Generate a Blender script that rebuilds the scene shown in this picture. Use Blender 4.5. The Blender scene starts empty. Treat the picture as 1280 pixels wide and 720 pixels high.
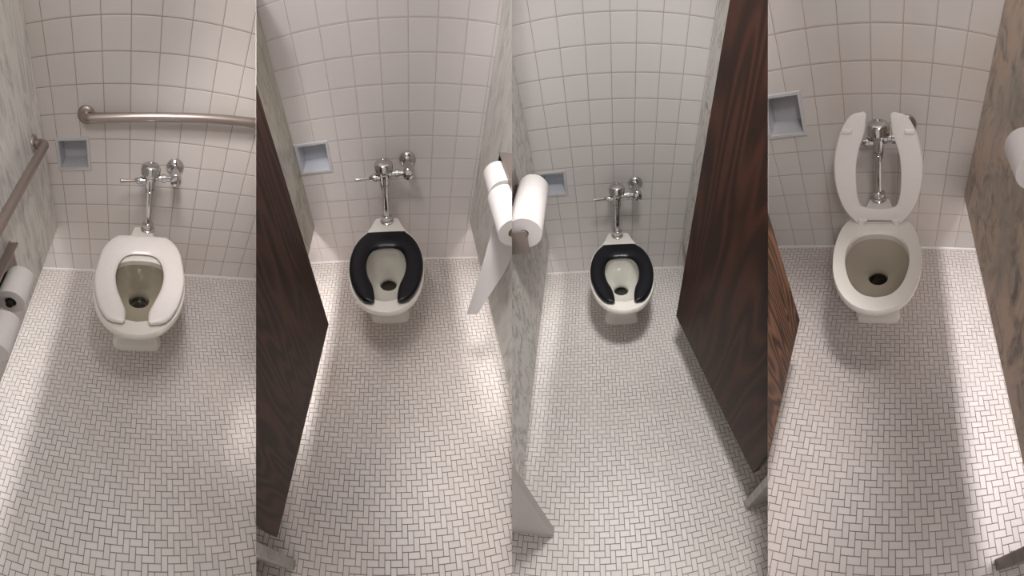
import bpy, bmesh, math, random
from mathutils import Vector, Matrix
random.seed(7)
PI = math.pi
SC = bpy.context.scene
COL = SC.collection

# ---------------------------------------------------------------- viewpoint
# The photograph is a sweep past four toilet stalls.  One cylindrical lens stands in the
# middle; every stall is a rigid room of real size with its own pose (R, t) round it.
F = 440.0
POSES = [([[0.500014, -0.605656, 0.619005], [-0.053259, 0.691913, 0.720014], [-0.864378, -0.392984, 0.313709]], [-1.98884, 0.11048, -0.67465], 0.2998),
         ([[0.951232, -0.225065, 0.21096], [0.031747, 0.751668, 0.658777], [-0.306839, -0.619953, 0.722155]], [-1.13196, 0.16086, -1.90213], 0.2851),
         ([[0.963221, 0.148687, -0.223825], [0.050305, 0.718452, 0.693755], [0.26396, -0.679499, 0.684548]], [0.2871, 0.101, -2.43206], 0.2391),
         ([[0.484687, 0.578542, -0.656024], [-0.016511, 0.755927, 0.654447], [0.874532, -0.30637, 0.375941]], [1.46481, 0.22798, -1.25566], 0.3352)]
UP = Vector((-0.01, 0.79, 0.61)).normalized()
zc_ = UP
yc_ = (Vector((0, 0, -1)) - zc_ * Vector((0, 0, -1)).dot(zc_)).normalized()
xc_ = yc_.cross(zc_)
WR = Matrix((xc_, yc_, zc_))                       # camera frame -> world
CAMW = Matrix.Translation((0, 0, 1.55)) @ WR.to_4x4()
cam_d = bpy.data.cameras.new('camera')
cam_d.type = 'PANO'
cam_d.panorama_type = 'CENTRAL_CYLINDRICAL'
cam_d.central_cylindrical_range_u_min = -640 / F
cam_d.central_cylindrical_range_u_max = 640 / F
cam_d.central_cylindrical_range_v_min = -360 / F
cam_d.central_cylindrical_range_v_max = 360 / F
cam_d.clip_start = 0.01
cam = bpy.data.objects.new('camera', cam_d)
COL.objects.link(cam)
cam.matrix_world = CAMW
SC.camera = cam

ROOM, RR, TT, ZG = [], [], [], []
for R, t, zg in POSES:
    Rm = Matrix(R)
    # make it an exact rotation
    q = Rm.to_quaternion(); q.normalize(); Rm = q.to_matrix()
    RR.append(Rm); TT.append(Vector(t)); ZG.append(zg)
    ROOM.append(CAMW @ Matrix.Translation(t) @ Rm.to_4x4())

def seam(i, k):
    """Plane between stall k-1 and stall k (vertical plane through the viewpoint) in stall i's frame: point, normal to the right."""
    s = (320 * k - 640) / F
    n = Vector((math.cos(s), 0, math.sin(s)))
    nr = RR[i].transposed() @ n
    co = RR[i].transposed() @ (-TT[i])
    return co, nr

def cut(bm, i, offset=None):
    """Trim a mesh (in stall i's frame, or local with an offset) to the stall's own bay."""
    off = Vector(offset or (0, 0, 0))
    for k, sgn in ((i, 1), (i + 1, -1)):
        if k in (0, 4):
            continue
        co, nr = seam(i, k)
        co = co - off
        n = nr * sgn                                # keep the side n points to
        ds = [(v.co - co).dot(n) for v in bm.verts]
        if not ds or min(ds) >= 0:
            continue
        closed = all(len(e.link_faces) == 2 for e in bm.edges)
        r = bmesh.ops.bisect_plane(bm, geom=bm.verts[:] + bm.edges[:] + bm.faces[:], dist=1e-6,
                                   plane_co=co, plane_no=-n, clear_outer=True)
        if closed:
            ed = [e for e in bm.edges if len(e.link_faces) == 1]
            if ed:
                bmesh.ops.triangle_fill(bm, edges=ed, use_beauty=True, use_dissolve=False)
    return bm

# ---------------------------------------------------------------- object helpers
def link(name, bm, mat, parent=None, smooth=True, matrix=None, kind=None):
    me = bpy.data.meshes.new(name)
    bmesh.ops.recalc_face_normals(bm, faces=bm.faces[:])
    bm.to_mesh(me); bm.free()
    if smooth:
        for p in me.polygons: p.use_smooth = True
        me.set_sharp_from_angle(angle=math.radians(38))
    me.materials.append(mat)
    o = bpy.data.objects.new(name, me)
    COL.objects.link(o)
    if parent is not None:
        o.parent = parent
    if matrix is not None:
        o.matrix_world = matrix
    if kind: o['kind'] = kind
    return o

def thing(name, label, cat, i, loc, group=None):
    o = bpy.data.objects.new(name, None)
    o.empty_display_size = 0.05
    COL.objects.link(o)
    o.matrix_world = ROOM[i] @ Matrix.Translation(loc)
    o['label'] = label; o['category'] = cat
    if group: o['group'] = group
    return o

def tag(o, label, cat, group=None):
    o['label'] = label; o['category'] = cat
    if group: o['group'] = group
    return o

def box(lo, hi, bev=0.0, bm=None, seg=2):
    bm = bm or bmesh.new()
    r = bmesh.ops.create_cube(bm, size=1.0)
    c = (Vector(lo) + Vector(hi)) / 2; s = Vector(hi) - Vector(lo)
    for v in r['verts']:
        v.co = Vector((v.co.x * s.x, v.co.y * s.y, v.co.z * s.z)) + c
    if bev:
        es = list({e for v in r['verts'] for e in v.link_edges})
        bmesh.ops.bevel(bm, geom=es, offset=bev, segments=seg, affect='EDGES', profile=0.5)
    return bm

def axis_frame(a, b):
    d = (Vector(b) - Vector(a)); L = d.length; d.normalize()
    u = d.orthogonal().normalized(); w = d.cross(u)
    return d, u, w, L

def lathe(profile, a, b, n=32, bm=None, caps=True):
    """Revolve (distance along a->b, radius) pairs round the axis a->b (profile distances in metres)."""
    bm = bm or bmesh.new()
    d, u, w, L = axis_frame(a, b); a = Vector(a)
    rings = []
    for s, r in profile:
        if r < 1e-5:
            rings.append([bm.verts.new(a + d * s)])
        else:
            rings.append([bm.verts.new(a + d * s + (u * math.cos(2 * PI * k / n) + w * math.sin(2 * PI * k / n)) * r) for k in range(n)])
    for p, q in zip(rings, rings[1:]):
        if len(p) == 1 and len(q) == 1: continue
        for k in range(n):
            k2 = (k + 1) % n
            if len(p) == 1: bm.faces.new((p[0], q[k], q[k2]))
            elif len(q) == 1: bm.faces.new((p[k], p[k2], q[0]))
            else: bm.faces.new((p[k], p[k2], q[k2], q[k]))
    if caps:
        for r_ in (rings[0], rings[-1]):
            if len(r_) > 1: bm.faces.new(r_)
    return bm

def tube(path, r, n=20, bm=None):
    """Round pipe along a list of points."""
    bm = bm or bmesh.new()
    pts = [Vector(p) for p in path]
    T = []
    for k in range(len(pts)):
        a = pts[max(k - 1, 0)]; b = pts[min(k + 1, len(pts) - 1)]
        T.append((b - a).normalized())
    u = T[0].orthogonal().normalized()
    rings = []
    for p, t in zip(pts, T):
        u = (u - t * u.dot(t)).normalized(); w = t.cross(u)
        rings.append([bm.verts.new(p + (u * math.cos(2 * PI * k / n) + w * math.sin(2 * PI * k / n)) * r) for k in range(n)])
    for p, q in zip(rings, rings[1:]):
        for k in range(n):
            bm.faces.new((p[k], p[(k + 1) % n], q[(k + 1) % n], q[k]))
    bm.faces.new(rings[0]); bm.faces.new(rings[-1])
    return bm

def catmull(pts, n):
    """Resample a 2-D polyline as a smooth curve with n points, evenly by length."""
    P = [Vector(p) for p in pts]
    P = [P[0] * 2 - P[1]] + P + [P[-1] * 2 - P[-2]]
    out = []
    for k in range(1, len(P) - 2):
        for s in range(24):
            t = s / 24
            p0, p1, p2, p3 = P[k - 1], P[k], P[k + 1], P[k + 2]
            out.append(0.5 * ((2 * p1) + (p2 - p0) * t + (2 * p0 - 5 * p1 + 4 * p2 - p3) * t * t + (3 * p1 - p0 - 3 * p2 + p3) * t ** 3))
    out.append(P[-2])
    L = [0]
    for a, b in zip(out, out[1:]): L.append(L[-1] + (b - a).length)
    res = []; j = 0
    for k in range(n):
        s = L[-1] * k / (n - 1)
        while j < len(L) - 2 and L[j + 1] < s: j += 1
        f = (s - L[j]) / max(L[j + 1] - L[j], 1e-9)
        res.append(out[j].lerp(out[j + 1], min(max(f, 0), 1)))
    return res

# ---------------------------------------------------------------- materials
def srgb(r, g, b):
    f = lambda c: (c / 12.92 if c <= 0.04045 else ((c + 0.055) / 1.055) ** 2.4)
    return (f(r / 255), f(g / 255), f(b / 255), 1)

class NT:
    def __init__(s, name):
        s.m = bpy.data.materials.new(name); s.m.use_nodes = True
        s.t = s.m.node_tree; s.b = s.t.nodes['Principled BSDF']
    def n(s, typ, **kw):
        nd = s.t.nodes.new(typ)
        for k, v in kw.items(): setattr(nd, k, v)
        return nd
    def l(s, a, b): s.t.links.new(a, b)
    def math(s, op, a, b=None, c=None):
        nd = s.n('ShaderNodeMath', operation=op)
        for k, v in enumerate((a, b, c)):
            if v is None: continue
            if isinstance(v, (int, float)): nd.inputs[k].default_value = v
            else: s.l(v, nd.inputs[k])
        return nd.outputs[0]
    def mix(s, fac, a, b):
        nd = s.n('ShaderNodeMix', data_type='RGBA')
        for sock, v in ((nd.inputs[0], fac), (nd.inputs[6], a), (nd.inputs[7], b)):
            if isinstance(v, (int, float)): sock.default_value = v
            elif isinstance(v, tuple): sock.default_value = v
            else: s.l(v, sock)
        return nd.outputs[2]
    def noise(s, vec, scale, detail=3, rough=0.5, dist=0.0):
        nd = s.n('ShaderNodeTexNoise')
        nd.inputs['Scale'].default_value = scale; nd.inputs['Detail'].default_value = detail
        nd.inputs['Roughness'].default_value = rough; nd.inputs['Distortion'].default_value = dist
        if vec is not None: s.l(vec, nd.inputs['Vector'])
        return nd.outputs['Fac']
    def ramp(s, fac, stops):
        nd = s.n('ShaderNodeValToRGB'); s.l(fac, nd.inputs[0])
        el = nd.color_ramp.elements
        while len(el) > 1: el.remove(el[-1])
        el[0].position = stops[0][0]; el[0].color = stops[0][1]
        for p, c in stops[1:]:
            e = el.new(p); e.color = c
        return nd.outputs[0]
    def coords(s, scale=(1, 1, 1), rot=(0, 0, 0)):
        tc = s.n('ShaderNodeTexCoord'); mp = s.n('ShaderNodeMapping')
        mp.inputs['Scale'].default_value = scale; mp.inputs['Rotation'].default_value = rot
        s.l(tc.outputs['Object'], mp.inputs[0]); return mp.outputs[0]
    def xyz(s):
        tc = s.n('ShaderNodeTexCoord'); sp = s.n('ShaderNodeSeparateXYZ')
        s.l(tc.outputs['Object'], sp.inputs[0]); return sp.outputs
    def bump(s, h, strength, dist=0.002):
        nd = s.n('ShaderNodeBump'); nd.inputs['Strength'].default_value = strength
        nd.inputs['Distance'].default_value = dist
        s.l(h, nd.inputs['Height']); s.l(nd.outputs[0], s.b.inputs['Normal'])
    def set(s, **kw):
        for k, v in kw.items():
            k = k.replace('_', ' ')
            if isinstance(v, (int, float, tuple)): s.b.inputs[k].default_value = v
            else: s.l(v, s.b.inputs[k])
        return s.m

TILE = 0.108
ZB, ZC = 0.120, 0.226

def wall_tile(name, base, grout, warm=None):
    s = NT(name); X, Y, Z = s.xyz()
    # columns
    u = s.math('DIVIDE', s.math('ADD', X, 10 * TILE), TILE)
    fu = s.math('FRACT', u)
    du = s.math('MULTIPLY', s.math('MINIMUM', fu, s.math('SUBTRACT', 1.0, fu)), TILE)
    v = s.math('DIVIDE', s.math('SUBTRACT', Z, ZC), TILE)
    fv = s.math('FRACT', s.math('ADD', v, 20))
    dv0 = s.math('MULTIPLY', s.math('MINIMUM', fv, s.math('SUBTRACT', 1.0, fv)), TILE)
    above = s.math('GREATER_THAN', Z, ZC)
    dlow = s.math('MINIMUM', s.math('ABSOLUTE', s.math('SUBTRACT', Z, ZB)), s.math('ABSOLUTE', s.math('SUBTRACT', Z, ZC)))
    dlow = s.math('MINIMUM', dlow, s.math('ABSOLUTE', Z))
    dv = s.math('ADD', s.math('MULTIPLY', dv0, above), s.math('MULTIPLY', dlow, s.math('SUBTRACT', 1.0, above)))
    d = s.math('MINIMUM', du, dv)
    mr = s.n('ShaderNodeMapRange', interpolation_type='SMOOTHSTEP')
    s.l(d, mr.inputs[0]); mr.inputs[1].default_value = 0.0009; mr.inputs[2].default_value = 0.0021
    g = mr.outputs[0]
    # per-tile tone
    wn = s.n('ShaderNodeTexWhiteNoise', noise_dimensions='2D')
    cb = s.n('ShaderNodeCombineXYZ'); s.l(s.math('FLOOR', u), cb.inputs[0]); s.l(s.math('FLOOR', s.math('ADD', v, 20)), cb.inputs[1])
    s.l(cb.outputs[0], wn.inputs[0])
    soft = s.noise(s.coords(), 3.0, 2)
    tone = s.mix(s.math('MULTIPLY', wn.outputs[0], 0.55), base, tuple(c * 0.93 for c in base[:3]) + (1,))
    if warm:
        rm = s.ramp(soft, [(0.45, (0, 0, 0, 1)), (0.7, (1, 1, 1, 1))])
        tone = s.mix(s.math('MULTIPLY', rm, 0.35), tone, warm)
    gn = s.noise(s.coords(), 14.0, 3)
    gcol = s.mix(gn, grout, tuple(min(1, c * 1.5) for c in grout[:3]) + (1,))
    col = s.mix(g, gcol, tone)
    pil = s.n('ShaderNodeMapRange', interpolation_type='SMOOTHSTEP')
    s.l(d, pil.inputs[0]); pil.inputs[1].default_value = 0.0006; pil.inputs[2].default_value = 0.006
    h = s.math('ADD', pil.outputs[0], s.math('MULTIPLY', soft, 0.8))
    s.bump(h, 0.55, 0.0016)
    rough = s.math('SUBTRACT', 0.75, s.math('MULTIPLY', g, 0.47))
    return s.set(Base_Color=col, Roughness=rough)

UNIT = 0.0201
def floor_tile(name, base, grout, dirt, amount=0.5, phase=(0.3, 0.2)):
    """Two-by-one mosaic laid in a herringbone; each cell knows which way its tile runs."""
    s = NT(name); X, Y, Z = s.xyz()
    u = s.math('ADD', s.math('DIVIDE', X, UNIT), 200 + phase[0]); v = s.math('ADD', s.math('DIVIDE', Y, UNIT), 400 + phase[1])
    i = s.math('FLOOR', u); j = s.math('FLOOR', v)
    fu = s.math('FRACT', u); fv = s.math('FRACT', v)
    m = s.math('MODULO', s.math('ADD', i, j), 4.0)
    is_ = lambda k: s.math('COMPARE', m, float(k), 0.3)
    m0, m1, m2, m3 = is_(0), is_(1), is_(2), is_(3)
    H = s.math('ADD', m0, m1)
    # distance to the tile's edges; the shared edge inside a tile is skipped
    BIG = 9.0
    dl = s.math('ADD', fu, s.math('MULTIPLY', m1, BIG))
    dr = s.math('ADD', s.math('SUBTRACT', 1.0, fu), s.math('MULTIPLY', m0, BIG))
    db = s.math('ADD', fv, s.math('MULTIPLY', m3, BIG))
    dt = s.math('ADD', s.math('SUBTRACT', 1.0, fv), s.math('MULTIPLY', m2, BIG))
    d = s.math('MINIMUM', s.math('MINIMUM', dl, dr), s.math('MINIMUM', db, dt))
    mr = s.n('ShaderNodeMapRange', interpolation_type='SMOOTHSTEP')
    s.l(d, mr.inputs[0]); mr.inputs[1].default_value = 0.035; mr.inputs[2].default_value = 0.085
    g = mr.outputs[0]
    # tile id
    ti = s.math('SUBTRACT', i, m1); tj = s.math('ADD', j, m2)      # anchor cell
    tj = s.math('ADD', tj, 0.0)
    cb = s.n('ShaderNodeCombineXYZ'); s.l(ti, cb.inputs[0]); s.l(tj, cb.inputs[1]); s.l(H, cb.inputs[2])
    wn = s.n('ShaderNodeTexWhiteNoise', noise_dimensions='3D'); s.l(cb.outputs[0], wn.inputs[0])
    fine = s.noise(s.coords(), 900, 2)
    tone = s.mix(s.math('MULTIPLY', wn.outputs[0], 0.8), base, tuple(c * 0.86 for c in base[:3]) + (1,))
    tone = s.mix(s.math('MULTIPLY', fine, 0.18), tone, tuple(c * 0.7 for c in base[:3]) + (1,))
    big = s.noise(s.coords(), 2.6, 5, 0.6)
    dm = s.math('MULTIPLY', s.ramp(big, [(0.42, (0, 0, 0, 1)), (0.75, (1, 1, 1, 1))]), amount)
    tone = s.mix(dm, tone, dirt)
    gv = s.ramp(s.noise(s.coords(), 5.0, 4, 0.65), [(0.3, grout), (0.7, tuple(min(1, c * 2.2) for c in grout[:3]) + (1,))])
    col = s.mix(g, gv, tone)
    s.bump(g, 0.5, 0.0009)
    rough = s.math('SUBTRACT', 0.8, s.math('MULTIPLY', g, 0.38))
    return s.set(Base_Color=col, Roughness=rough)

def marble(name, base, vein, stretch=(1, 1, 0.35), scale=14.0, lo=0.42, hi=0.62, second=None):
    s = NT(name); c = s.coords(stretch)
    a = s.noise(c, scale, 8, 0.68, 1.2)
    b = s.noise(c, scale * 3.1, 6, 0.6, 0.4)
    f = s.ramp(a, [(lo, (0, 0, 0, 1)), (hi, (1, 1, 1, 1))])
    f2 = s.math('MULTIPLY', f, s.math('ADD', b, 0.35))
    col = s.mix(f2, base, vein)
    if second:
        k = s.ramp(s.noise(s.coords(), 4.0, 4, 0.6), [(0.45, (0, 0, 0, 1)), (0.65, (1, 1, 1, 1))])
        col = s.mix(s.math('MULTIPLY', k, 0.7), col, second)
    return s.set(Base_Color=col, Roughness=0.32)

def wood(name, dark, light, scale=1.0, axis=(1, 1, 1)):
    s = NT(name)
    c = s.coords((1.0, 2.2, 0.32))
    warp = s.noise(c, 3.0 * scale, 2, 0.5)
    X, Y, Z = s.xyz()
    band = s.math('SINE', s.math('ADD', s.math('MULTIPLY', warp, 95.0), s.math('MULTIPLY', Y, 50.0)))
    band = s.math('MULTIPLY', s.math('ADD', band, 1.0), 0.5)
    band = s.math('POWER', band, 1.6)
    fib = s.noise(s.coords((60, 140, 3.5)), 1.6, 4, 0.7)
    f = s.math('ADD', s.math('MULTIPLY', band, 0.55), s.math('MULTIPLY', fib, 0.5))
    col = s.ramp(f, [(0.15, dark), (0.85, light)])
    s.bump(fib, 0.15, 0.0006)
    return s.set(Base_Color=col, Roughness=0.45, Specular_IOR_Level=0.3)

def plain(name, col, rough=0.4, metal=0.0, spec=0.5, bump=None, coat=0.0):
    s = NT(name)
    s.b.inputs['Base Color'].default_value = col
    s.b.inputs['Roughness'].default_value = rough; s.b.inputs['Metallic'].default_value = metal
    s.b.inputs['Specular IOR Level'].default_value = spec
    s.b.inputs['Coat Weight'].default_value = coat
    n = s.noise(s.coords(), bump[0] if bump else 40.0, 3)
    lo = tuple(c * 0.93 for c in col[:3]) + (1,)
    s.l(s.mix(n, col, lo), s.b.inputs['Base Color'])
    if bump: s.bump(n, bump[1], 0.001)
    return s.m

def brushed(name, col, rough):
    s = NT(name)
    n = s.noise(s.coords((1, 0.02, 1)), 700, 2)
    s.l(s.mix(n, col, tuple(c * 0.75 for c in col[:3]) + (1,)), s.b.inputs['Base Color'])
    s.l(s.math('ADD', s.math('MULTIPLY', n, 0.12), rough), s.b.inputs['Roughness'])
    s.b.inputs['Metallic'].default_value = 0.9
    return s.m

M_WALL = [wall_tile('glazed_tile_rosy', (0.66, 0.615, 0.59, 1), (0.27, 0.22, 0.20, 1), (0.60, 0.53, 0.47, 1)),
          wall_tile('glazed_tile_white', (0.66, 0.61, 0.60, 1), (0.38, 0.33, 0.32, 1)),
          wall_tile('glazed_tile_grey_white', (0.66, 0.63, 0.62, 1), (0.30, 0.27, 0.25, 1)),
          wall_tile('glazed_tile_warm', (0.63, 0.59, 0.57, 1), (0.33, 0.26, 0.22, 1), (0.52, 0.43, 0.35, 1))]
M_FLOOR = [floor_tile('mosaic_rosy', (0.655, 0.61, 0.585, 1), (0.14, 0.11, 0.095, 1), (0.54, 0.485, 0.45, 1), 0.3, (0.3, 0.2)),
           floor_tile('mosaic_cream', (0.65, 0.595, 0.57, 1), (0.13, 0.10, 0.085, 1), (0.54, 0.47, 0.41, 1), 0.3, (0.1, 0.7)),
           floor_tile('mosaic_grey_white', (0.66, 0.625, 0.60, 1), (0.14, 0.115, 0.10, 1), (0.54, 0.48, 0.44, 1), 0.25, (0.8, 0.4)),
           floor_tile('mosaic_mauve', (0.64, 0.585, 0.565, 1), (0.15, 0.11, 0.10, 1), (0.50, 0.42, 0.38, 1), 0.4, (0.6, 0.1))]
M_MARBLE_1 = marble('marble_grey_streaked', (0.84, 0.82, 0.78, 1), (0.40, 0.40, 0.385, 1), (1, 1, 0.22), 24, 0.46, 0.68)
M_MARBLE_2L = marble('marble_greenish', (0.50, 0.475, 0.41, 1), (0.20, 0.17, 0.11, 1), (1, 1, 0.4), 18, 0.44, 0.68)
M_MARBLE_2R = marble('marble_pale_grey', (0.70, 0.69, 0.65, 1), (0.33, 0.31, 0.28, 1), (1, 1, 0.3), 18, 0.47, 0.7)
M_MARBLE_3 = marble('marble_grey_cloudy', (0.72, 0.705, 0.67, 1), (0.28, 0.27, 0.25, 1), (1, 1, 0.6), 22, 0.47, 0.64)
M_MARBLE_3R = marble('marble_light_veined', (0.62, 0.61, 0.57, 1), (0.22, 0.22, 0.18, 1), (1, 1, 0.6), 18, 0.5, 0.66)
M_MARBLE_4 = marble('marble_brown_mottled', (0.60, 0.46, 0.355, 1), (0.12, 0.11, 0.10, 1), (1, 0.9, 0.9), 9, 0.46, 0.66, (0.36, 0.335, 0.29, 1))
M_PIL = marble('marble_dull_end', (0.36, 0.345, 0.31, 1), (0.22, 0.20, 0.17, 1), (1, 1, 1), 22, 0.45, 0.65)
M_PIL4 = marble('marble_dark_brown', (0.16, 0.12, 0.095, 1), (0.07, 0.055, 0.045, 1), (1, 1, 1), 22)
M_PIL3 = plain('painted_panel_grey', (0.47, 0.43, 0.405, 1), 0.45)
M_WOOD = wood('dark_walnut_laminate', (0.014, 0.0065, 0.0045, 1), (0.066, 0.028, 0.019, 1))
M_WOOD3 = wood('red_brown_laminate', (0.016, 0.0065, 0.004, 1), (0.055, 0.019, 0.011, 1), 0.5)
M_WOOD4 = wood('worn_brown_laminate', (0.025, 0.011, 0.007, 1), (0.22, 0.105, 0.06, 1), 1.2)
M_PORC = plain('white_porcelain', (0.74, 0.70, 0.65, 1), 0.10, 0, 0.6, None, 0.3)
M_PORC1 = plain('aged_porcelain', (0.70, 0.66, 0.60, 1), 0.12, 0, 0.6, None, 0.3)
M_LINE = [plain('seat_shaded_glaze', (0.40, 0.355, 0.28, 1), 0.12), plain('inner_glaze', (0.66, 0.63, 0.57, 1), 0.10), plain('inner_glaze_grey', (0.68, 0.665, 0.61, 1), 0.10), plain('inner_glaze_beige', (0.54, 0.49, 0.41, 1), 0.10)]  # first lining is browner to paint in the shade below the seat
M_SEATW = plain('white_seat_plastic', (0.78, 0.73, 0.71, 1), 0.28)
M_SEATB = plain('black_seat_plastic', (0.0035, 0.0035, 0.006, 1), 0.32, 0.0, 0.3)
M_CHROME = plain('polished_chrome', (0.62, 0.60, 0.59, 1), 0.09, 1.0)
M_STEEL = brushed('brushed_steel', (0.48, 0.41, 0.375, 1), 0.26)
M_DARKST = brushed('dark_steel', (0.26, 0.22, 0.19, 1), 0.35)
M_NICHE = plain('niche_enamel', (0.58, 0.60, 0.66, 1), 0.22)
M_NICHEM = plain('niche_metal', (0.50, 0.49, 0.52, 1), 0.25)
M_NICHEF = plain('niche_rim', (0.56, 0.56, 0.57, 1), 0.25)
M_PAPER = plain('toilet_paper', (0.80, 0.755, 0.745, 1), 0.95, 0, 0.1, (60, 0.12))
M_CORE = plain('roll_core', (0.012, 0.010, 0.010, 1), 0.8)
M_CARD = plain('cardboard', (0.32, 0.23, 0.17, 1), 0.9)
M_CAULK = plain('white_caulk', (0.70, 0.66, 0.63, 1), 0.45)
M_DIV = plain('added_divider_paint', (0.74, 0.71, 0.69, 1), 0.8)

def water_material():
    s = NT('still_water')
    s.set(Base_Color=(0.82, 0.84, 0.80, 1), Roughness=0.02, IOR=1.33, Transmission_Weight=1.0)
    return s.m
M_WATER = water_material()

# ---------------------------------------------------------------- room shell
def niche_rect(i):
    return {0: (-0.012, 0.146, 0.621, 0.777), 1: (0.006, 0.172, 0.615, 0.776),
            2: (0.022, 0.174, 0.603, 0.756), 3: (-0.112, 0.056, 0.620, 0.795)}[i]

RIM = 0.016
SPAN = {0: (-0.9, 1.5), 1: (-0.8, 1.6), 2: (-0.6, 1.9), 3: (-0.6, 1.9)}
WTOP = {0: 1.75, 1: 1.75, 2: 1.9, 3: 1.65}
for i in range(4):
    x0, x1 = SPAN[i]
    nx0, nx1, nz0, nz1 = niche_rect(i)
    a, b, c, d = nx0 + RIM, nx1 - RIM, nz0 + RIM, nz1 - RIM
    bm = bmesh.new()
    xs = [x0, a, b, x1]; zs = [0, c, d, WTOP[i]]
    vs = [[bm.verts.new((x, 0, z)) for x in xs] for z in zs]
    for r in range(3):
        for q in range(3):
            if (r, q) == (1, 1): continue
            bm.faces.new((vs[r][q], vs[r][q + 1], vs[r + 1][q + 1], vs[r + 1][q]))
    cut(bm, i)
    link('wall_back', bm, M_WALL[i], None, False, ROOM[i], 'structure')
    bm = bmesh.new()
    yf = {0: -1.62, 1: -1.72, 2: -1.86, 3: -1.60}[i]
    ov = [bm.verts.new(p) for p in ((x0, 0, 0), (x1, 0, 0), (x1, yf, 0), (x0, yf, 0))]
    bm.faces.new(ov)
    cut(bm, i)
    link('floor', bm, M_FLOOR[i], None, False, ROOM[i], 'structure')
    # rounded caulk bead where the wall meets the floor
    bm = bmesh.new()
    n = 6; prof = [(-0.0, 0.009)] + [(-0.009 * math.sin(PI / 2 * k / n), 0.009 * math.cos(PI / 2 * k / n)) for k in range(1, n)] + [(-0.009, 0.0)]
    A = [bm.verts.new((x0, y - 0.0005, z + 0.0005)) for y, z in prof]; B = [bm.verts.new((x1, y - 0.0005, z + 0.0005)) for y, z in prof]
    for k in range(len(prof) - 1):
        bm.faces.new((A[k], A[k + 1], B[k + 1], B[k]))
    cut(bm, i)
    link('baseboard_back', bm, M_CAULK, None, True, ROOM[i], 'structure')

# thin dividers added to block light between bays and close gaps (edge-on from the middle)
for k in (1, 3):
    s = (320 * k - 640) / F
    d = Vector((math.sin(s), 0, -math.cos(s))); n = Vector((math.cos(s), 0, math.sin(s)))
    bm = bmesh.new()
    r0, r1, y0, y1, th = 1.02, 2.7, -1.9, 2.25, 0.0004
    q = []
    for sg in (-1, 1):
        for (r, y) in ((r0, y0 * 0.8), (r1, y0), (r1, y1), (r0, 0.88)):
            q.append(bm.verts.new(d * r + Vector((0, y, 0)) + n * (th * sg)))
    for f in ((0, 1, 2, 3), (7, 6, 5, 4), (0, 4, 5, 1), (1, 5, 6, 2), (2, 6, 7, 3), (3, 7, 4, 0)):
        bm.faces.new([q[j] for j in f])
    link('wall_added_divider', bm, M_DIV, None, False, CAMW, 'structure')

# ---------------------------------------------------------------- recessed niches
NICHE_LABEL = [
    'small square recessed niche with dark metal interior below the end of the grab bar',
    'recessed wall niche with pale blue floor beside the greenish marble partition',
    'recessed wall niche just above and right of the single long paper roll',
    'recessed wall niche left of the raised toilet seat',
]
for i in range(4):
    x0, x1, z0, z1 = niche_rect(i)
    w, h = x1 - x0, z1 - z0
    t = thing('recessed_niche', NICHE_LABEL[i], 'niche', i, (x0, 0, z0))
    off = (x0, 0, z0)
    mr = M_NICHEF
    bm = bmesh.new()
    def ring(x_0, x_1, z_0, z_1, y): return [bm.verts.new((x, y, z)) for x, z in ((x_0, z_0), (x_1, z_0), (x_1, z_1), (x_0, z_1))]
    A = ring(0, w, 0, h, -0.0005); B = ring(0.003, w - 0.003, 0.003, h - 0.003, -0.006)
    C = ring(RIM - 0.003, w - RIM + 0.003, RIM - 0.003, h - RIM + 0.003, -0.006); D = ring(RIM, w - RIM, RIM, h - RIM, 0.002)
    for P, Q in ((A, B), (B, C), (C, D), (D, A)):
        for k in range(4): bm.faces.new((P[k], P[(k + 1) % 4], Q[(k + 1) % 4], Q[k]))
    cut(bm, i, off)
    link('frame', bm, mr, t, False, ROOM[i] @ Matrix.Translation(off))
    bm = bmesh.new()
    dep = 0.075
    C = ring(RIM, w - RIM, RIM, h - RIM, 0.0)
    D = ring(RIM + 0.006, w - RIM - 0.006, RIM + 0.022, h - RIM - 0.006, dep)
    for k in range(4): bm.faces.new((C[k], C[(k + 1) % 4], D[(k + 1) % 4], D[k]))
    bm.faces.new(D)
    cut(bm, i, off)
    link('niche_box', bm, M_NICHEM if i in (0, 3) else M_NICHE, t, False, ROOM[i] @ Matrix.Translation(off))

# ---------------------------------------------------------------- partitions, pilasters, doors
def slab(i, name, label, cat, lo, hi, mat, bev=0.0025, group=None):
    bm = box(lo, hi, bev)
    cut(bm, i)
    o = link(name, bm, mat, None, False, ROOM[i])
    return tag(o, label, cat, group)

slab(0, 'stall_partition', 'pale grey streaked marble partition carrying a steel grab bar and two paper rolls', 'partition',
     (-0.086, -1.45, ZG[0]), (-0.061, -0.001, 1.72), M_MARBLE_1)
slab(1, 'stall_partition', 'greenish beige marble partition seen between a wood door and a niche', 'partition',
     (-0.018, -1.47, ZG[1]), (0.007, -0.001, 1.85), M_MARBLE_2L)
slab(1, 'stall_partition', 'pale grey marble partition carrying two paper rolls with a hanging paper tail', 'partition',
     (0.876, -1.47, ZG[1]), (0.901, -0.001, 1.85), M_MARBLE_2R)
slab(2, 'stall_partition', 'grey cloudy marble partition carrying the single long paper roll', 'partition',
     (-0.016, -1.49, ZG[2]), (0.009, -0.001, 1.95), M_MARBLE_3)
slab(2, 'stall_partition', 'light veined marble partition standing behind the red-brown door', 'partition',
     (0.868, -1.20, ZG[2]), (0.893, -0.001, 1.95), M_MARBLE_3R)
slab(3, 'stall_partition', 'brown mottled marble partition above the brightly lit strip of floor', 'partition',
     (0.749, -1.37, ZG[3]), (0.774, -0.001, 1.62), M_MARBLE_4)

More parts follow.
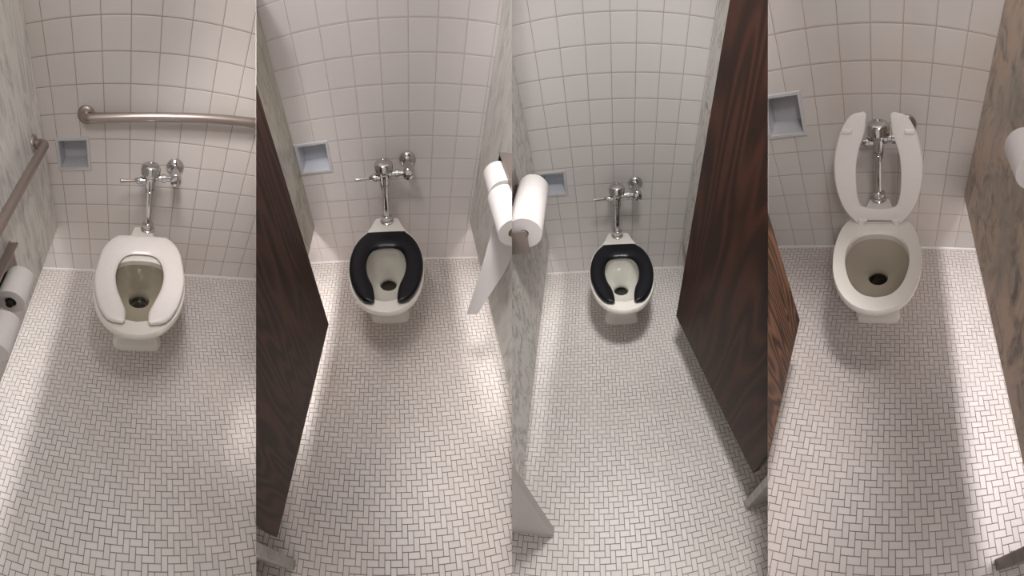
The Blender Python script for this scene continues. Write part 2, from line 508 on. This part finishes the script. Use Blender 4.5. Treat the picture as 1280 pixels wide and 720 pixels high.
slab(1, 'stall_pilaster', 'grey marble pilaster foot on the mosaic under the lower corner of the dark walnut door', 'pilaster',
     (-0.16, -1.515, 0), (0.092, -1.487, 1.5), M_PIL)
slab(2, 'stall_pilaster', 'flat grey-beige pilaster rising from the mosaic like a wedge, opposite the red-brown door', 'pilaster',
     (-0.16, -1.510, 0), (0.106, -1.484, 1.5), M_PIL3, 0.0015)
slab(2, 'stall_pilaster', 'rough grey marble pilaster foot under the lower corner of the red-brown door', 'pilaster',
     (0.889, -1.507, 0), (1.15, -1.479, 1.5), M_PIL)
slab(3, 'stall_pilaster', 'dark brown pilaster foot at the near end of the bright strip of floor', 'pilaster',
     (0.722, -1.385, 0), (1.0, -1.357, 1.4), M_PIL4)

def door(i, hinge, free, zb, zt, mat, label):
    hx, hy = hinge; fx, fy = free
    d = Vector((fx - hx, fy - hy, 0)); L = d.length; d.normalize()
    ang = math.atan2(d.y, d.x)
    # local frame: x through the thickness, y along the width, z up; grain runs up
    Rz = Matrix.Rotation(ang - PI / 2, 4, 'Z')
    sgn = -1 if i != 2 else 1
    bm = box((0, 0, 0), (0.030, L, zt - zb), 0.002) if sgn > 0 else box((-0.030, 0, 0), (0, L, zt - zb), 0.002)
    loc = Matrix.Translation((hx, hy, zb)) @ Rz
    bm.transform(loc); cut(bm, i); bm.transform(loc.inverted())
    o = link('stall_door', bm, mat, None, False, ROOM[i] @ loc)
    return tag(o, label, 'door')

door(1, (0.106, -1.458), (0.171, -0.690), 0.30, 1.55, M_WOOD, 'dark walnut stall door with wavy grain, swung in beside the greenish partition')
door(2, (0.855, -1.451), (0.702, -0.676), 0.30, 1.9, M_WOOD3, 'large red-brown stall door swung in on the side opposite the long paper roll')
door(3, (0.083, -1.40), (0.092, -0.708), 0.30, 1.5, M_WOOD4, 'worn brown stall door, mostly out of sight, beside the toilet with its seat raised')

# ---------------------------------------------------------------- toilets
# half outlines, (half width, y) from the back centre round to the front centre, unit size
TOP = [(0.0, -0.088), (0.048, -0.088), (0.062, -0.098), (0.070, -0.13), (0.092, -0.185), (0.126, -0.235), (0.154, -0.295), (0.168, -0.38),
       (0.170, -0.45), (0.160, -0.535), (0.134, -0.61), (0.095, -0.665), (0.048, -0.694), (0.0, -0.702)]
FOOT = [(0.0, -0.05), (0.080, -0.05), (0.098, -0.065), (0.102, -0.12), (0.102, -0.20), (0.102, -0.30), (0.102, -0.38), (0.103, -0.43),
        (0.098, -0.462), (0.080, -0.475), (0.040, -0.478), (0.0, -0.478)]
RIMIN = [(0.0, -0.318), (0.045, -0.323), (0.083, -0.345), (0.110, -0.390), (0.119, -0.445), (0.112, -0.51), (0.085, -0.585), (0.045, -0.628), (0.0, -0.640)]
NH = 28
def full(half):
    """Mirror a half outline (n points from back to front) into a closed loop."""
    R_ = [(x, y) for x, y in half]
    return R_ + [(-x, y) for x, y in reversed(R_[1:-1])]
top_h = catmull(TOP, NH); foot_h = catmull(FOOT, NH); rin_h = catmull(RIMIN, NH)
def blend(a, b, kx, ky=None):
    ky = kx if ky is None else ky
    return [(p[0] * (1 - kx) + q[0] * kx, p[1] * (1 - ky) + q[1] * ky) for p, q in zip(a, b)]
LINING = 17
def toilet_bowl_bm(sx, sy, foot_k=1.0, deep=0.09, deck=1.0):
    top_h = [(x * (deck + (1 - deck) * min(max((-y - 0.15) / 0.09, 0), 1)), y) for x, y in globals()['top_h']]
    foot_h = [(x, y * foot_k) for x, y in globals()['foot_h']]
    bm = bmesh.new(); rings = []
    def add(loop, z): rings.append([bm.verts.new((x * sx, y * sy, z)) for x, y in full(loop)])
    def inset(h, k, cy):   # shrink towards (0, cy)
        return [(x * k, cy + (y - cy) * k) for x, y in h]
    add(foot_h, 0.0); add(foot_h, 0.018); add(inset(foot_h, 0.985, -0.25), 0.026)
    add([(x * 0.93, -0.25 + (y + 0.25) * 0.975) for x, y in foot_h], 0.045)
    for z, kx, ky, nar in ((0.09, 0.0, 0.02, 0.86), (0.14, 0.02, 0.06, 0.80), (0.19, 0.14, 0.20, 0.82), (0.235, 0.36, 0.42, 0.88),
                           (0.275, 0.60, 0.64, 0.93), (0.31, 0.80, 0.82, 0.965), (0.34, 0.93, 0.94, 0.985), (0.362, 1.0, 1.0, 1.0), (0.378, 1.0, 1.0, 1.0)):
        h = blend(foot_h, top_h, kx, ky)
        add([(x * nar, y) for x, y in h], z)
    add(inset(top_h, 0.985, -0.4), 0.385)
    # over the rim into the bowl
    add(blend(top_h, rin_h, 0.5), 0.388)
    add(blend(top_h, rin_h, 0.93), 0.386); add(rin_h, 0.378); 
    hole = [(0.043 * math.sin(PI * k / (NH - 1)), -0.372 + 0.042 * math.cos(PI * k / (NH - 1)) - 0.0) for k in range(NH)]
    add([(x * 1.02, y) for x, y in rin_h], 0.355)          # overhang of the rim
    for z, k in ((0.335, 0.04), (0.30, 0.14), (0.26, 0.32), (0.225, 0.55), (0.20, 0.78)):
        add(blend([(x * 1.03, -0.45 + (y + 0.45) * 1.02) for x, y in rin_h], hole, k, k * 0.94), z)
    add(hole, 0.186)
    add([(x * 0.92, y + 0.004) for x, y in hole], max(0.15, deep + 0.02)); add([(x * 0.85, y + 0.015) for x, y in hole], deep)
    n = len(rings[0])
    for ri, (P, Q) in enumerate(zip(rings, rings[1:])):
        for k in range(n):
            f = bm.faces.new((P[k], P[(k + 1) % n], Q[(k + 1) % n], Q[k]))
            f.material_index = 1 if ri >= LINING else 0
    bm.faces.new(rings[0]); bm.faces.new(rings[-1])
    return bm

# seat: stations from one tip round the back to the other, (outer, inner)
S_OUT = [(0.056, -0.664), (0.094, -0.652), (0.130, -0.60), (0.154, -0.53), (0.164, -0.46), (0.161, -0.39), (0.147, -0.325), (0.122, -0.272), (0.093, -0.236), (0.086, -0.231), (0.0, -0.229)]
S_IN = [(0.047, -0.655), (0.048, -0.615), (0.058, -0.565), (0.077, -0.515), (0.087, -0.465), (0.087, -0.425), (0.080, -0.385), (0.062, -0.352), (0.040, -0.338), (0.022, -0.334), (0.0, -0.333)]
S_IN4 = [(0.040, -0.655), (0.047, -0.60), (0.068, -0.54), (0.080, -0.48), (0.083, -0.42), (0.081, -0.36), (0.070, -0.315), (0.052, -0.304), (0.032, -0.298), (0.014, -0.296), (0.0, -0.296)]
def seat_bm(sx, sy, th=0.020, S_IN=S_IN, S_OUT=S_OUT):
    bm = bmesh.new()
    N = 30
    def res(P):
        out = []
        for k in range(N):
            s = k / (N - 1) * (len(P) - 1); j = min(int(s), len(P) - 2); f = s - j
            g = lambda q: Vector(P[max(0, min(q, len(P) - 1))])
            p0, p1, p2, p3 = g(j - 1), g(j), g(j + 1), g(j + 2)
            if j == 0: p0 = p1 * 2 - p2
            if j == len(P) - 2: p3 = Vector((-p1.x, p1.y))
            out.append(0.5 * ((2 * p1) + (p2 - p0) * f + (2 * p0 - 5 * p1 + 4 * p2 - p3) * f * f + (3 * p1 - p0 - 3 * p2 + p3) * f ** 3))
        out[-1].x = 0
        return out
    O, I = res(S_OUT), res(S_IN)
    st = [(Vector((o.x, o.y)), Vector((q.x, q.y))) for o, q in zip(O, I)]
    st = st + [(Vector((-o.x, o.y)), Vector((-q.x, q.y))) for o, q in reversed(st[:-1])]
    # cross profile: fraction from outer to inner, height fraction
    prof = [(0.0, 0.25), (0.0, 0.55), (0.03, 0.8), (0.09, 0.94), (0.2, 1.0), (0.45, 1.0), (0.7, 0.93), (0.86, 0.78), (0.96, 0.55), (1.0, 0.3), (0.98, 0.08), (0.92, 0.0), (0.06, 0.0)]
    rings = []
    M = len(st)
    for k, (o, q) in enumerate(st):
        e = min(k, M - 1 - k)
        sh = {0: 0.55, 1: 0.85}.get(e, 1.0)
        mid = (o + q) / 2
        rings.append([bm.verts.new(((o.x + (q.x - o.x) * a) * sx, (o.y + (q.y - o.y) * a) * sy, 0.5 * th + (hh - 0.5) * th * sh)) for a, hh in prof])
    n = len(prof)
    for P, Q in zip(rings, rings[1:]):
        for k in range(n): bm.faces.new((P[k], P[(k + 1) % n], Q[(k + 1) % n], Q[k]))
    bm.faces.new(rings[0]); bm.faces.new(rings[-1])
    return bm

T_LAB = ['white toilet with white open-front seat lowered, nearest the two grab bars',
         'white toilet with black open-front seat, between the dark door and the hanging paper tail',
         'white toilet with black open-front seat, beside the large red-brown door',
         'white toilet with its white seat raised upright against the flush valve']
T_POS = [(0.398, 0.0), (0.420, 0.0), (0.446, 0.0), (0.355, -0.025)]
T_SC = [(1.12, 1.10), (1.0, 1.0), (1.0, 0.99), (0.97, 1.0)]
for i in range(4):
    x0, y0 = T_POS[i]; sx, sy = T_SC[i]
    t = thing('toilet', T_LAB[i], 'toilet', i, (x0, y0, 0))
    M = ROOM[i] @ Matrix.Translation((x0, y0, 0))
    bowl = link('bowl', toilet_bowl_bm(sx, sy, 1.06 if i == 0 else 1.0, 0.09 if i in (0, 3) else 0.135, (0.62, 1, 1, 0.75)[i]), M_PORC1 if i == 0 else M_PORC, t, True, M)
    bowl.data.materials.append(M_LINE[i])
    # standing water in the trap
    bm = lathe([(0, 0.0), (0.0005, 0.038)], (0, -0.364 * sy, 0.165), (0, -0.364 * sy, 1), 28, caps=False)
    link('water', bm, M_WATER, t, True, M)
    up = (i == 3)
    if i == 0:      # a slightly longer seat
        st = lambda P: [(x * (1.0 + 0.13 * min(max((y + 0.37) / 0.12, 0), 1)) * (0.80 if y < -0.6 and x < 0.06 else 1.0), -0.66 + (y + 0.66) * 1.10) for x, y in P]
        sb = seat_bm(sx, sy, 0.022, st(S_IN), st(S_OUT))
    elif i == 3:
        sb = seat_bm(sx * 1.02, 0.95, 0.022, S_IN4, [(0.048, -0.664)] + S_OUT[1:])
    else:
        sb = seat_bm(sx, sy, 0.027)
    Ms = Matrix.Translation((0, 0, 0.392))
    if up:
        piv = Vector((0, -0.262, 0.403))
        Ms = Matrix.Translation(piv) @ Matrix.Rotation(math.radians(-98), 4, 'X') @ Matrix.Translation((0, 0.235, 0.0))
    seat = link('seat', sb, M_SEATW if i in (0, 3) else M_SEATB, t, True, M @ Ms)
    # bumpers on the underside
    for bx, by in ((0.108, -0.575), (-0.108, -0.575)):
        bm = box((bx * sx - 0.017, by * sy - 0.007, -0.007), (bx * sx + 0.017, by * sy + 0.007, 0.001), 0.003)
        o = link('bumper', bm, M_SEATW if i in (0, 3) else M_SEATB, seat, True, M @ Ms)
    # hinge posts and pin behind the seat
    hy = (-0.215, -0.238, -0.238, -0.262)[i]
    for hx in (0.072, -0.072):
        bm = lathe([(0, 0.015), (0.010, 0.015), (0.014, 0.012), (0.024, 0.011), (0.027, 0.007), (0.0275, 0.0)], (hx * sx, hy, 0.383), (hx * sx, hy, 1), 20)
        bm2 = lathe([(0, 0.008), (0.016, 0.008)], (hx * sx - 0.012 * (1 if hx > 0 else -1) - 0.004, hy, 0.402), (hx * sx + 1, hy, 0.402), 16, bm)
        link('hinge', bm, M_PORC if up else (M_SEATW if i == 0 else M_SEATB), t, True, M)
    bm = lathe([(0, 0.0035), (0.144 * sx, 0.0035)], (-0.072 * sx, hy, 0.400), (1, hy, 0.400), 12)
    link('hinge_pin', bm, M_DARKST, t, True, M)

# ---------------------------------------------------------------- flush valves
V_LAB = ['chrome flush valve on the tiled wall below the long horizontal grab bar',
         'chrome flush valve above the black-seated toilet beside the hanging paper tail',
         'chrome flush valve above the black-seated toilet next to the red-brown door',
         'chrome flush valve seen through the opening of the raised white seat']
V_POS = [0.421, 0.422, 0.441, 0.350]
for i in range(4):
    x0 = V_POS[i]; vy = -0.120
    t = thing('flush_valve', V_LAB[i], 'flush valve', i, (x0, 0, 0.385))
    M = ROOM[i] @ Matrix.Translation((x0, 0, 0))
    up = lambda z: ((0, vy, z), (0, vy, 9))
    bm = lathe([(0, 0.034), (0.006, 0.034), (0.010, 0.030), (0.012, 0.024), (0.020, 0.024), (0.022, 0.027), (0.034, 0.027), (0.036, 0.021), (0.040, 0.016), (0.044, 0.0145)], *up(0.386), n=36)
    link('spud_nut', bm, M_CHROME, t, True, M)
    link('flush_tube', lathe([(0, 0.0145), (0.165, 0.0145)], *up(0.425), n=28), M_CHROME, t, True, M)
    link('tube_nut', lathe([(0, 0.016), (0.003, 0.020), (0.017, 0.020), (0.020, 0.0175), (0.022, 0.022), (0.028, 0.022), (0.031, 0.018)], *up(0.575), n=28), M_CHROME, t, True, M)
    link('valve_body', lathe([(0, 0.017), (0.004, 0.023), (0.045, 0.024), (0.055, 0.028), (0.064, 0.034), (0.068, 0.034)], *up(0.604), n=36), M_CHROME, t, True, M)
    link('valve_cap', lathe([(0, 0.036), (0.002, 0.042), (0.022, 0.0425), (0.026, 0.041), (0.034, 0.040), (0.040, 0.035), (0.043, 0.026), (0.0435, 0.020), (0.041, 0.018), (0.041, 0.008), (0.043, 0.0)], *up(0.672), n=40), M_CHROME, t, True, M)
    # handle on the left
    hz = 0.640
    bm = lathe([(0, 0.017), (0.016, 0.017), (0.018, 0.020), (0.026, 0.020), (0.028, 0.015), (0.040, 0.014), (0.048, 0.009), (0.052, 0.006)], (-0.018, vy - 0.004, hz), (-1.018, vy - 0.06, hz), 28)
    hub = link('handle_hub', bm, M_CHROME, t, True, M)
    bm = lathe([(0, 0.0055), (0.03, 0.0065), (0.055, 0.0085), (0.062, 0.0085), (0.065, 0.006), (0.0655, 0.0)], (-0.066, vy - 0.006, hz), (-1.06, vy - 0.14, hz + 0.02), 20)
    link('handle', bm, M_CHROME if i else M_STEEL, t, True, M)
    # supply pipe, stop and wall flange on the right
    sz = 0.655; stx = 0.110
    bm = lathe([(0, 0.020), (0.012, 0.020), (0.014, 0.015), (0.028, 0.015), (0.030, 0.019), (0.044, 0.019), (0.046, 0.013), (0.065, 0.0125), (0.082, 0.013)], (0.022, vy, sz), (1, vy, sz), 28)
    link('supply_pipe', bm, M_CHROME, t, True, M)
    bm = lathe([(0, 0.0), (0.001, 0.010), (0.004, 0.021), (0.010, 0.024), (0.016, 0.024), (0.019, 0.0215), (0.022, 0.0245), (0.040, 0.0245), (0.044, 0.020), (0.052, 0.019), (0.145, 0.019)], (stx, vy - 0.030, sz), (stx, 1, sz), 32)
    link('stop_valve', bm, M_CHROME, t, True, M)
    bm = lathe([(0, 0.0), (0.0005, 0.007), (0.004, 0.009), (0.006, 0.009)], (stx, vy - 0.034, sz), (stx, 1, sz), 6)
    link('stop_screw', bm, M_DARKST, t, True, M)
    bm = lathe([(0, 0.020), (0.004, 0.027), (0.010, 0.036), (0.016, 0.040), (0.0195, 0.040)], (stx, -0.020, sz), (stx, 1, sz), 36)
    link('wall_flange', bm, M_CHROME, t, True, M)

# ---------------------------------------------------------------- grab bars
t = thing('grab_bar', 'long horizontal steel grab bar on the tiled wall above the flush valve', 'grab bar', 0, (0.139, 0, 0.868))
M = ROOM[0]
path = [(0.139, -0.012, 0.868), (0.139, -0.022, 0.868)]
for k in range(1, 9):
    a = PI / 2 * k / 8
    path.append((0.139 + 0.030 * (1 - math.cos(a)), -0.022 - 0.030 * math.sin(a), 0.868))
path += [(0.30, -0.052, 0.874), (0.50, -0.052, 0.885), (0.9, -0.052, 0.917), (1.3, -0.052, 0.949)]
bm = tube(path, 0.0185, 28); cut(bm, 0)
link('bar', bm, M_STEEL, t, True, M)
fl = [(0, 0.026), (0.003, 0.033), (0.010, 0.038), (0.0115, 0.038)]
link('flange', lathe(fl, (0.139, -0.012, 0.868), (0.139, 1, 0.868), 36), M_STEEL, t, True, M)

SBX, SBZ = -0.061, 0.815
t = thing('grab_bar', 'steel grab bar mounted along the grey streaked marble partition', 'grab bar', 0, (SBX, -0.14, SBZ))
path = [(SBX + 0.012, -0.150, SBZ), (SBX + 0.022, -0.150, SBZ)]
for k in range(1, 9):
    a = PI / 2 * k / 8
    path.append((SBX + 0.022 + 0.030 * math.sin(a), -0.150 - 0.030 * (1 - math.cos(a)), SBZ))
path += [(SBX + 0.052, -0.40, SBZ), (SBX + 0.052, -0.8, SBZ), (SBX + 0.052, -1.15, SBZ)]
link('bar', tube(path, 0.0185, 28), M_STEEL, t, True, M)
link('flange', lathe(fl, (SBX + 0.012, -0.150, SBZ), (-9, -0.150, SBZ), 36), M_STEEL, t, True, M)
link('flange_screw', lathe([(0, 0.0), (0.001, 0.004), (0.003, 0.005)], (SBX + 0.013, -0.178, SBZ - 0.006), (-9, -0.178, SBZ - 0.006), 12), M_DARKST, t, True, M)

# ---------------------------------------------------------------- paper rolls and holders
def roll(i, c, r, y0, y1, label, core=0.021, group=None):
    """Paper roll whose axis runs along the partition; y0 is the far end, y1 the near end."""
    x, z = c
    t = thing('toilet_roll', label, 'toilet roll', i, (x, y0, z), group)
    Mx = ROOM[i]
    L = y0 - y1
    n = 48
    prof = [(0.0, core), (0.001, r * 0.97), (0.004, r), (L - 0.004, r), (L - 0.001, r * 0.97), (L, core)]
    bm = lathe(prof, (x, y0, z), (x, y0 - 1, z), n, caps=False)
    # inner wall of the core
    bm2 = lathe([(0.0, core), (L, core)], (x, y0, z), (x, y0 - 1, z), n, bm, caps=False)
    bmesh.ops.remove_doubles(bm, verts=bm.verts[:], dist=1e-6)
    cut(bm, i)
    link('paper', bm, M_PAPER, t, True, Mx)
    bm = lathe([(0.001, core - 0.0003), (L - 0.001, core - 0.0003), (L - 0.001, core - 0.002), (0.001, core - 0.002)], (x, y0, z), (x, y0 - 1, z), n, caps=False)
    bm.faces.ensure_lookup_table()
    cut(bm, i)
    if len(bm.faces): link('core', bm, M_CARD, t, True, Mx)
    else: bm.free()
    return t

# stall nearest the grab bars
roll(0, (-0.004, 0.575), 0.051, -0.700, -0.825, 'upper paper roll with dark open core, below the side grab bar')
roll(0, (-0.004, 0.555), 0.051, -0.885, -1.01, 'lower, nearer paper roll partly out of view on the grey marble partition')
t = thing('roll_holder', 'brown steel holder behind the two rolls on the grey streaked partition', 'roll holder', 0, (SBX, -0.63, 0.60))
link('back_plate', box((SBX, -1.10, 0.520), (SBX + 0.004, -0.600, 0.655), 0.002), M_STEEL, t, False, ROOM[0])
link('hood', box((SBX, -1.10, 0.648), (SBX + 0.036, -0.610, 0.656), 0.002), M_STEEL, t, False, ROOM[0])
link('spindle', lathe([(0, 0.012), (0.145, 0.012)], (-0.004, -0.694, 0.575), (-0.004, -9, 0.575), 20), M_CORE, t, True, ROOM[0])
link('arm', box((SBX + 0.004, -0.696, 0.56), (0.004, -0.692, 0.59), 0.001), M_STEEL, t, False, ROOM[0])

# stall with the dark walnut door
RC = (0.8205, 0.885)
roll(1, RC, 0.0495, -0.505, -0.620, 'farther of two paper rolls under a brown hood on the pale grey marble')
roll(1, (0.8175, 0.873), 0.0525, -0.627, -0.80, 'nearer of two paper rolls, the one its loose paper tail hangs from')
t = thing('roll_holder', 'brown metal hooded holder over two paper rolls on the pale grey marble', 'roll holder', 1, (0.876, -0.45, 0.9))
for nm, lo, hi, m in (('back_plate', (0.871, -0.80, 0.82), (0.8755, -0.480, 0.945), M_CORE),
                      ('hood', (0.820, -0.80, 0.945), (0.8755, -0.480, 0.951), M_STEEL),
                      ('end_plate', (0.822, -0.486, 0.86), (0.8755, -0.481, 0.944), M_CORE)):
    bm = box(lo, hi, 0.001); cut(bm, 1)
    if len(bm.faces): link(nm, bm, m, t, False, ROOM[1])
    else: bm.free()
bm = lathe([(0, 0.013), (0.30, 0.013)], (0.8205, -0.488, 0.885), (0.8205, -9, 0.885), 16); cut(bm, 1)
if len(bm.faces): link('spindle', bm, M_CORE, t, True, ROOM[1])
# the loose tail of paper
def tail(pts_l, pts_r, thick=0.0012):
    bm = bmesh.new()
    L_, R_ = catmull(pts_l, 26), catmull(pts_r, 26)
    rows = []
    for a, b in zip(L_, R_):
        nrm = Vector((1, 0, 0.3)).normalized() * thick
        rows.append(([bm.verts.new(a.lerp(b, s / 6)) for s in range(7)], [bm.verts.new(a.lerp(b, s / 6) + nrm) for s in range(7)]))
    for (p, P), (q, Q) in zip(rows, rows[1:]):
        for s in range(6):
            bm.faces.new((p[s], p[s + 1], q[s + 1], q[s])); bm.faces.new((P[s], Q[s], Q[s + 1], P[s + 1]))
        bm.faces.new((p[0], q[0], Q[0], P[0])); bm.faces.new((p[6], P[6], Q[6], q[6]))
    bm.faces.new([*rows[0][0], *reversed(rows[0][1])]); bm.faces.new([*rows[-1][0], *reversed(rows[-1][1])])
    return bm
bm = tail([(0.800, -0.645, 0.826), (0.792, -0.66, 0.77), (0.779, -0.685, 0.66), (0.764, -0.695, 0.52), (0.749, -0.70, 0.353)],
          [(0.822, -0.795, 0.826), (0.832, -0.785, 0.76), (0.826, -0.77, 0.66), (0.806, -0.757, 0.55), (0.776, -0.75, 0.415)])
cut(bm, 1)
near_roll = [o for o in COL.objects if o.name.startswith('toilet_roll')][3]
link('loose_paper', bm, M_PAPER, near_roll, True, ROOM[1])

# stall with the red-brown door
roll(2, (0.080, 0.922), 0.0655, -0.455, -0.765, 'single long paper roll on the grey cloudy marble partition', 0.016)
t = thing('roll_holder', 'steel roll holder with open arm carrying the single long paper roll', 'roll holder', 2, (0.009, -0.45, 0.92))
bm = lathe([(0, 0.013), (0.335, 0.013), (0.338, 0.010)], (0.080, -0.445, 0.922), (0.080, -9, 0.922), 20); cut(bm, 2)
if len(bm.faces): link('spindle', bm, M_STEEL, t, True, ROOM[2])
for y in (-0.443, -0.782):
    bm = box((0.010, y - 0.004, 0.845 if y < -0.6 else 0.90), (0.090, y + 0.004, 0.945), 0.002); cut(bm, 2)
    if len(bm.faces): link('arm', bm, M_STEEL, t, False, ROOM[2])
    else: bm.free()
bm = box((0.0095, -0.80, 0.86), (0.014, -0.42, 1.0), 0.002); cut(bm, 2)
if len(bm.faces): link('back_plate', bm, M_STEEL, t, False, ROOM[2])

# stall with the raised seat
roll(3, (0.699, 0.925), 0.0445, -0.64, -0.76, 'paper roll under a black holder on the brown mottled marble')
t = thing('roll_holder', 'black roll holder bracket on the brown mottled marble partition', 'roll holder', 3, (0.749, -0.45, 0.9))
link('back_plate', box((0.744, -0.85, 0.86), (0.7485, -0.615, 0.985), 0.002), M_CORE, t, False, ROOM[3])
link('hood', box((0.705, -0.85, 0.976), (0.7485, -0.615, 0.985), 0.002), M_CORE, t, False, ROOM[3])
link('spindle', lathe([(0, 0.013), (0.16, 0.013)], (0.699, -0.625, 0.925), (0.699, -9, 0.925), 16), M_CORE, t, True, ROOM[3])

# ---------------------------------------------------------------- light
def spot(i, loc, aim, power, size, cone, col, blend=0.6):  # unseen spots, added and aimed to brighten each stall's wall and floor
    d = bpy.data.lights.new('added_spot', 'SPOT')
    d.energy = power; d.shadow_soft_size = size; d.spot_size = math.radians(cone); d.spot_blend = blend; d.color = col
    o = bpy.data.objects.new('added_spot', d); COL.objects.link(o)
    a = ROOM[i] @ Vector(loc); b = ROOM[i] @ Vector(aim)
    o.matrix_world = Matrix.Translation(a) @ (b - a).to_track_quat('-Z', 'Y').to_matrix().to_4x4()
    return o
def area(i, loc, aim, power, sx, sy, col, spread=160):
    d = bpy.data.lights.new('unseen_side_lamp', 'AREA')
    d.shape = 'RECTANGLE'; d.size = sx; d.size_y = sy; d.energy = power; d.color = col; d.spread = math.radians(spread)
    o = bpy.data.objects.new('unseen_side_lamp', d); COL.objects.link(o)
    a = Vector(loc); b = Vector(aim)
    z = (a - b).normalized(); y = Vector((0, 1, 0)); x = y.cross(z).normalized(); y = z.cross(x)
    m = Matrix((x, y, z)).transposed().to_4x4()
    o.matrix_world = ROOM[i] @ Matrix.Translation(a) @ m
    return o

WARM = (1.0, 0.945, 0.91)
WP = (1.0, 0.96, 0.935)
spot(0, (0.30, -1.30, 1.90), (0.50, 0.0, 0.90), 14, 0.10, 70, WP, 0.7)
spot(0, (0.40, -0.60, 1.60), (1.00, -0.20, 0.20), 22, 0.10, 75, WP, 0.8)
spot(0, (0.44, -1.00, 1.75), (0.60, -0.70, 0.0), 15, 0.08, 100, WP, 0.8)
spot(1, (0.12, -1.15, 2.3), (0.46, 0.0, 1.0), 30, 0.10, 54, WP, 0.8)
spot(2, (0.48, -1.15, 2.4), (0.45, -0.10, 0.80), 40, 0.12, 60, (1.0, 0.975, 0.95), 0.7)
spot(2, (0.48, -1.15, 2.5), (0.44, -1.05, 0.0), 115, 0.12, 58, (1.0, 0.975, 0.95), 0.7)
spot(3, (0.68, -2.10, 1.95), (0.48, 0.0, 0.60), 28, 0.10, 52, WP, 0.7)
spot(3, (0.62, -1.30, 2.0), (0.25, 0.0, 1.0), 50, 0.10, 54, WP, 0.7)
# unseen lamps standing in for light of the neighbouring stalls that comes in under the partitions
area(0, (-0.52, -0.75, 1.95), (-0.06, -0.75, 0.0), 3.7, 0.40, 1.1, (1.0, 0.97, 0.95), 70)
area(1, (-0.085, -0.38, 0.43), (0.12, -0.38, 0.0), 1.6, 0.03, 0.45, (1.0, 0.97, 0.95), 140)  # low lamps added out of sight behind partitions to light the floor strips
area(1, (-0.055, -0.86, 0.40), (0.14, -0.86, 0.0), 1.8, 0.02, 0.50, (1.0, 0.97, 0.95), 140)
area(1, (0.955, -0.34, 0.43), (0.74, -0.34, 0.0), 0.9, 0.04, 0.40, (1.0, 0.97, 0.95), 140)
area(2, (-0.052, -0.85, 0.42), (-0.32, -0.85, 0.0), 0.4, 0.02, 0.60, (1.0, 0.97, 0.95), 140)
area(2, (-0.075, -0.36, 0.40), (0.10, -0.36, 0.0), 0.4, 0.04, 0.40, (1.0, 0.97, 0.95), 140)
area(3, (1.22, -0.75, 1.95), (0.80, -0.75, 0.0), 6.7, 0.30, 1.2, (1.0, 0.97, 0.98), 70)

# the rest of the washroom: pale ceiling overhead, darker towards the floor
w = bpy.data.worlds.new('world'); SC.world = w; w.use_nodes = True
nt = w.node_tree
tc = nt.nodes.new('ShaderNodeTexCoord'); sp = nt.nodes.new('ShaderNodeSeparateXYZ'); mr = nt.nodes.new('ShaderNodeMapRange')
nt.links.new(tc.outputs['Generated'], sp.inputs[0]); nt.links.new(sp.outputs['Z'], mr.inputs[0])
mr.inputs[1].default_value = -0.1; mr.inputs[2].default_value = 0.55
mr.inputs[3].default_value = 0.52; mr.inputs[4].default_value = 0.93
nt.links.new(mr.outputs[0], nt.nodes['Background'].inputs[1])
nt.nodes['Background'].inputs[0].default_value = (1.0, 0.965, 0.945, 1)

SC.view_settings.view_transform = 'Standard'
SC.view_settings.look = 'None'
SC.view_settings.exposure = 0.08
SC.view_settings.gamma = 1.0
SC.view_settings.use_curve_mapping = False
SC.cycles.max_bounces = 8
SC.cycles.diffuse_bounces = 4
SC.cycles.caustics_reflective = False
SC.cycles.caustics_refractive = False
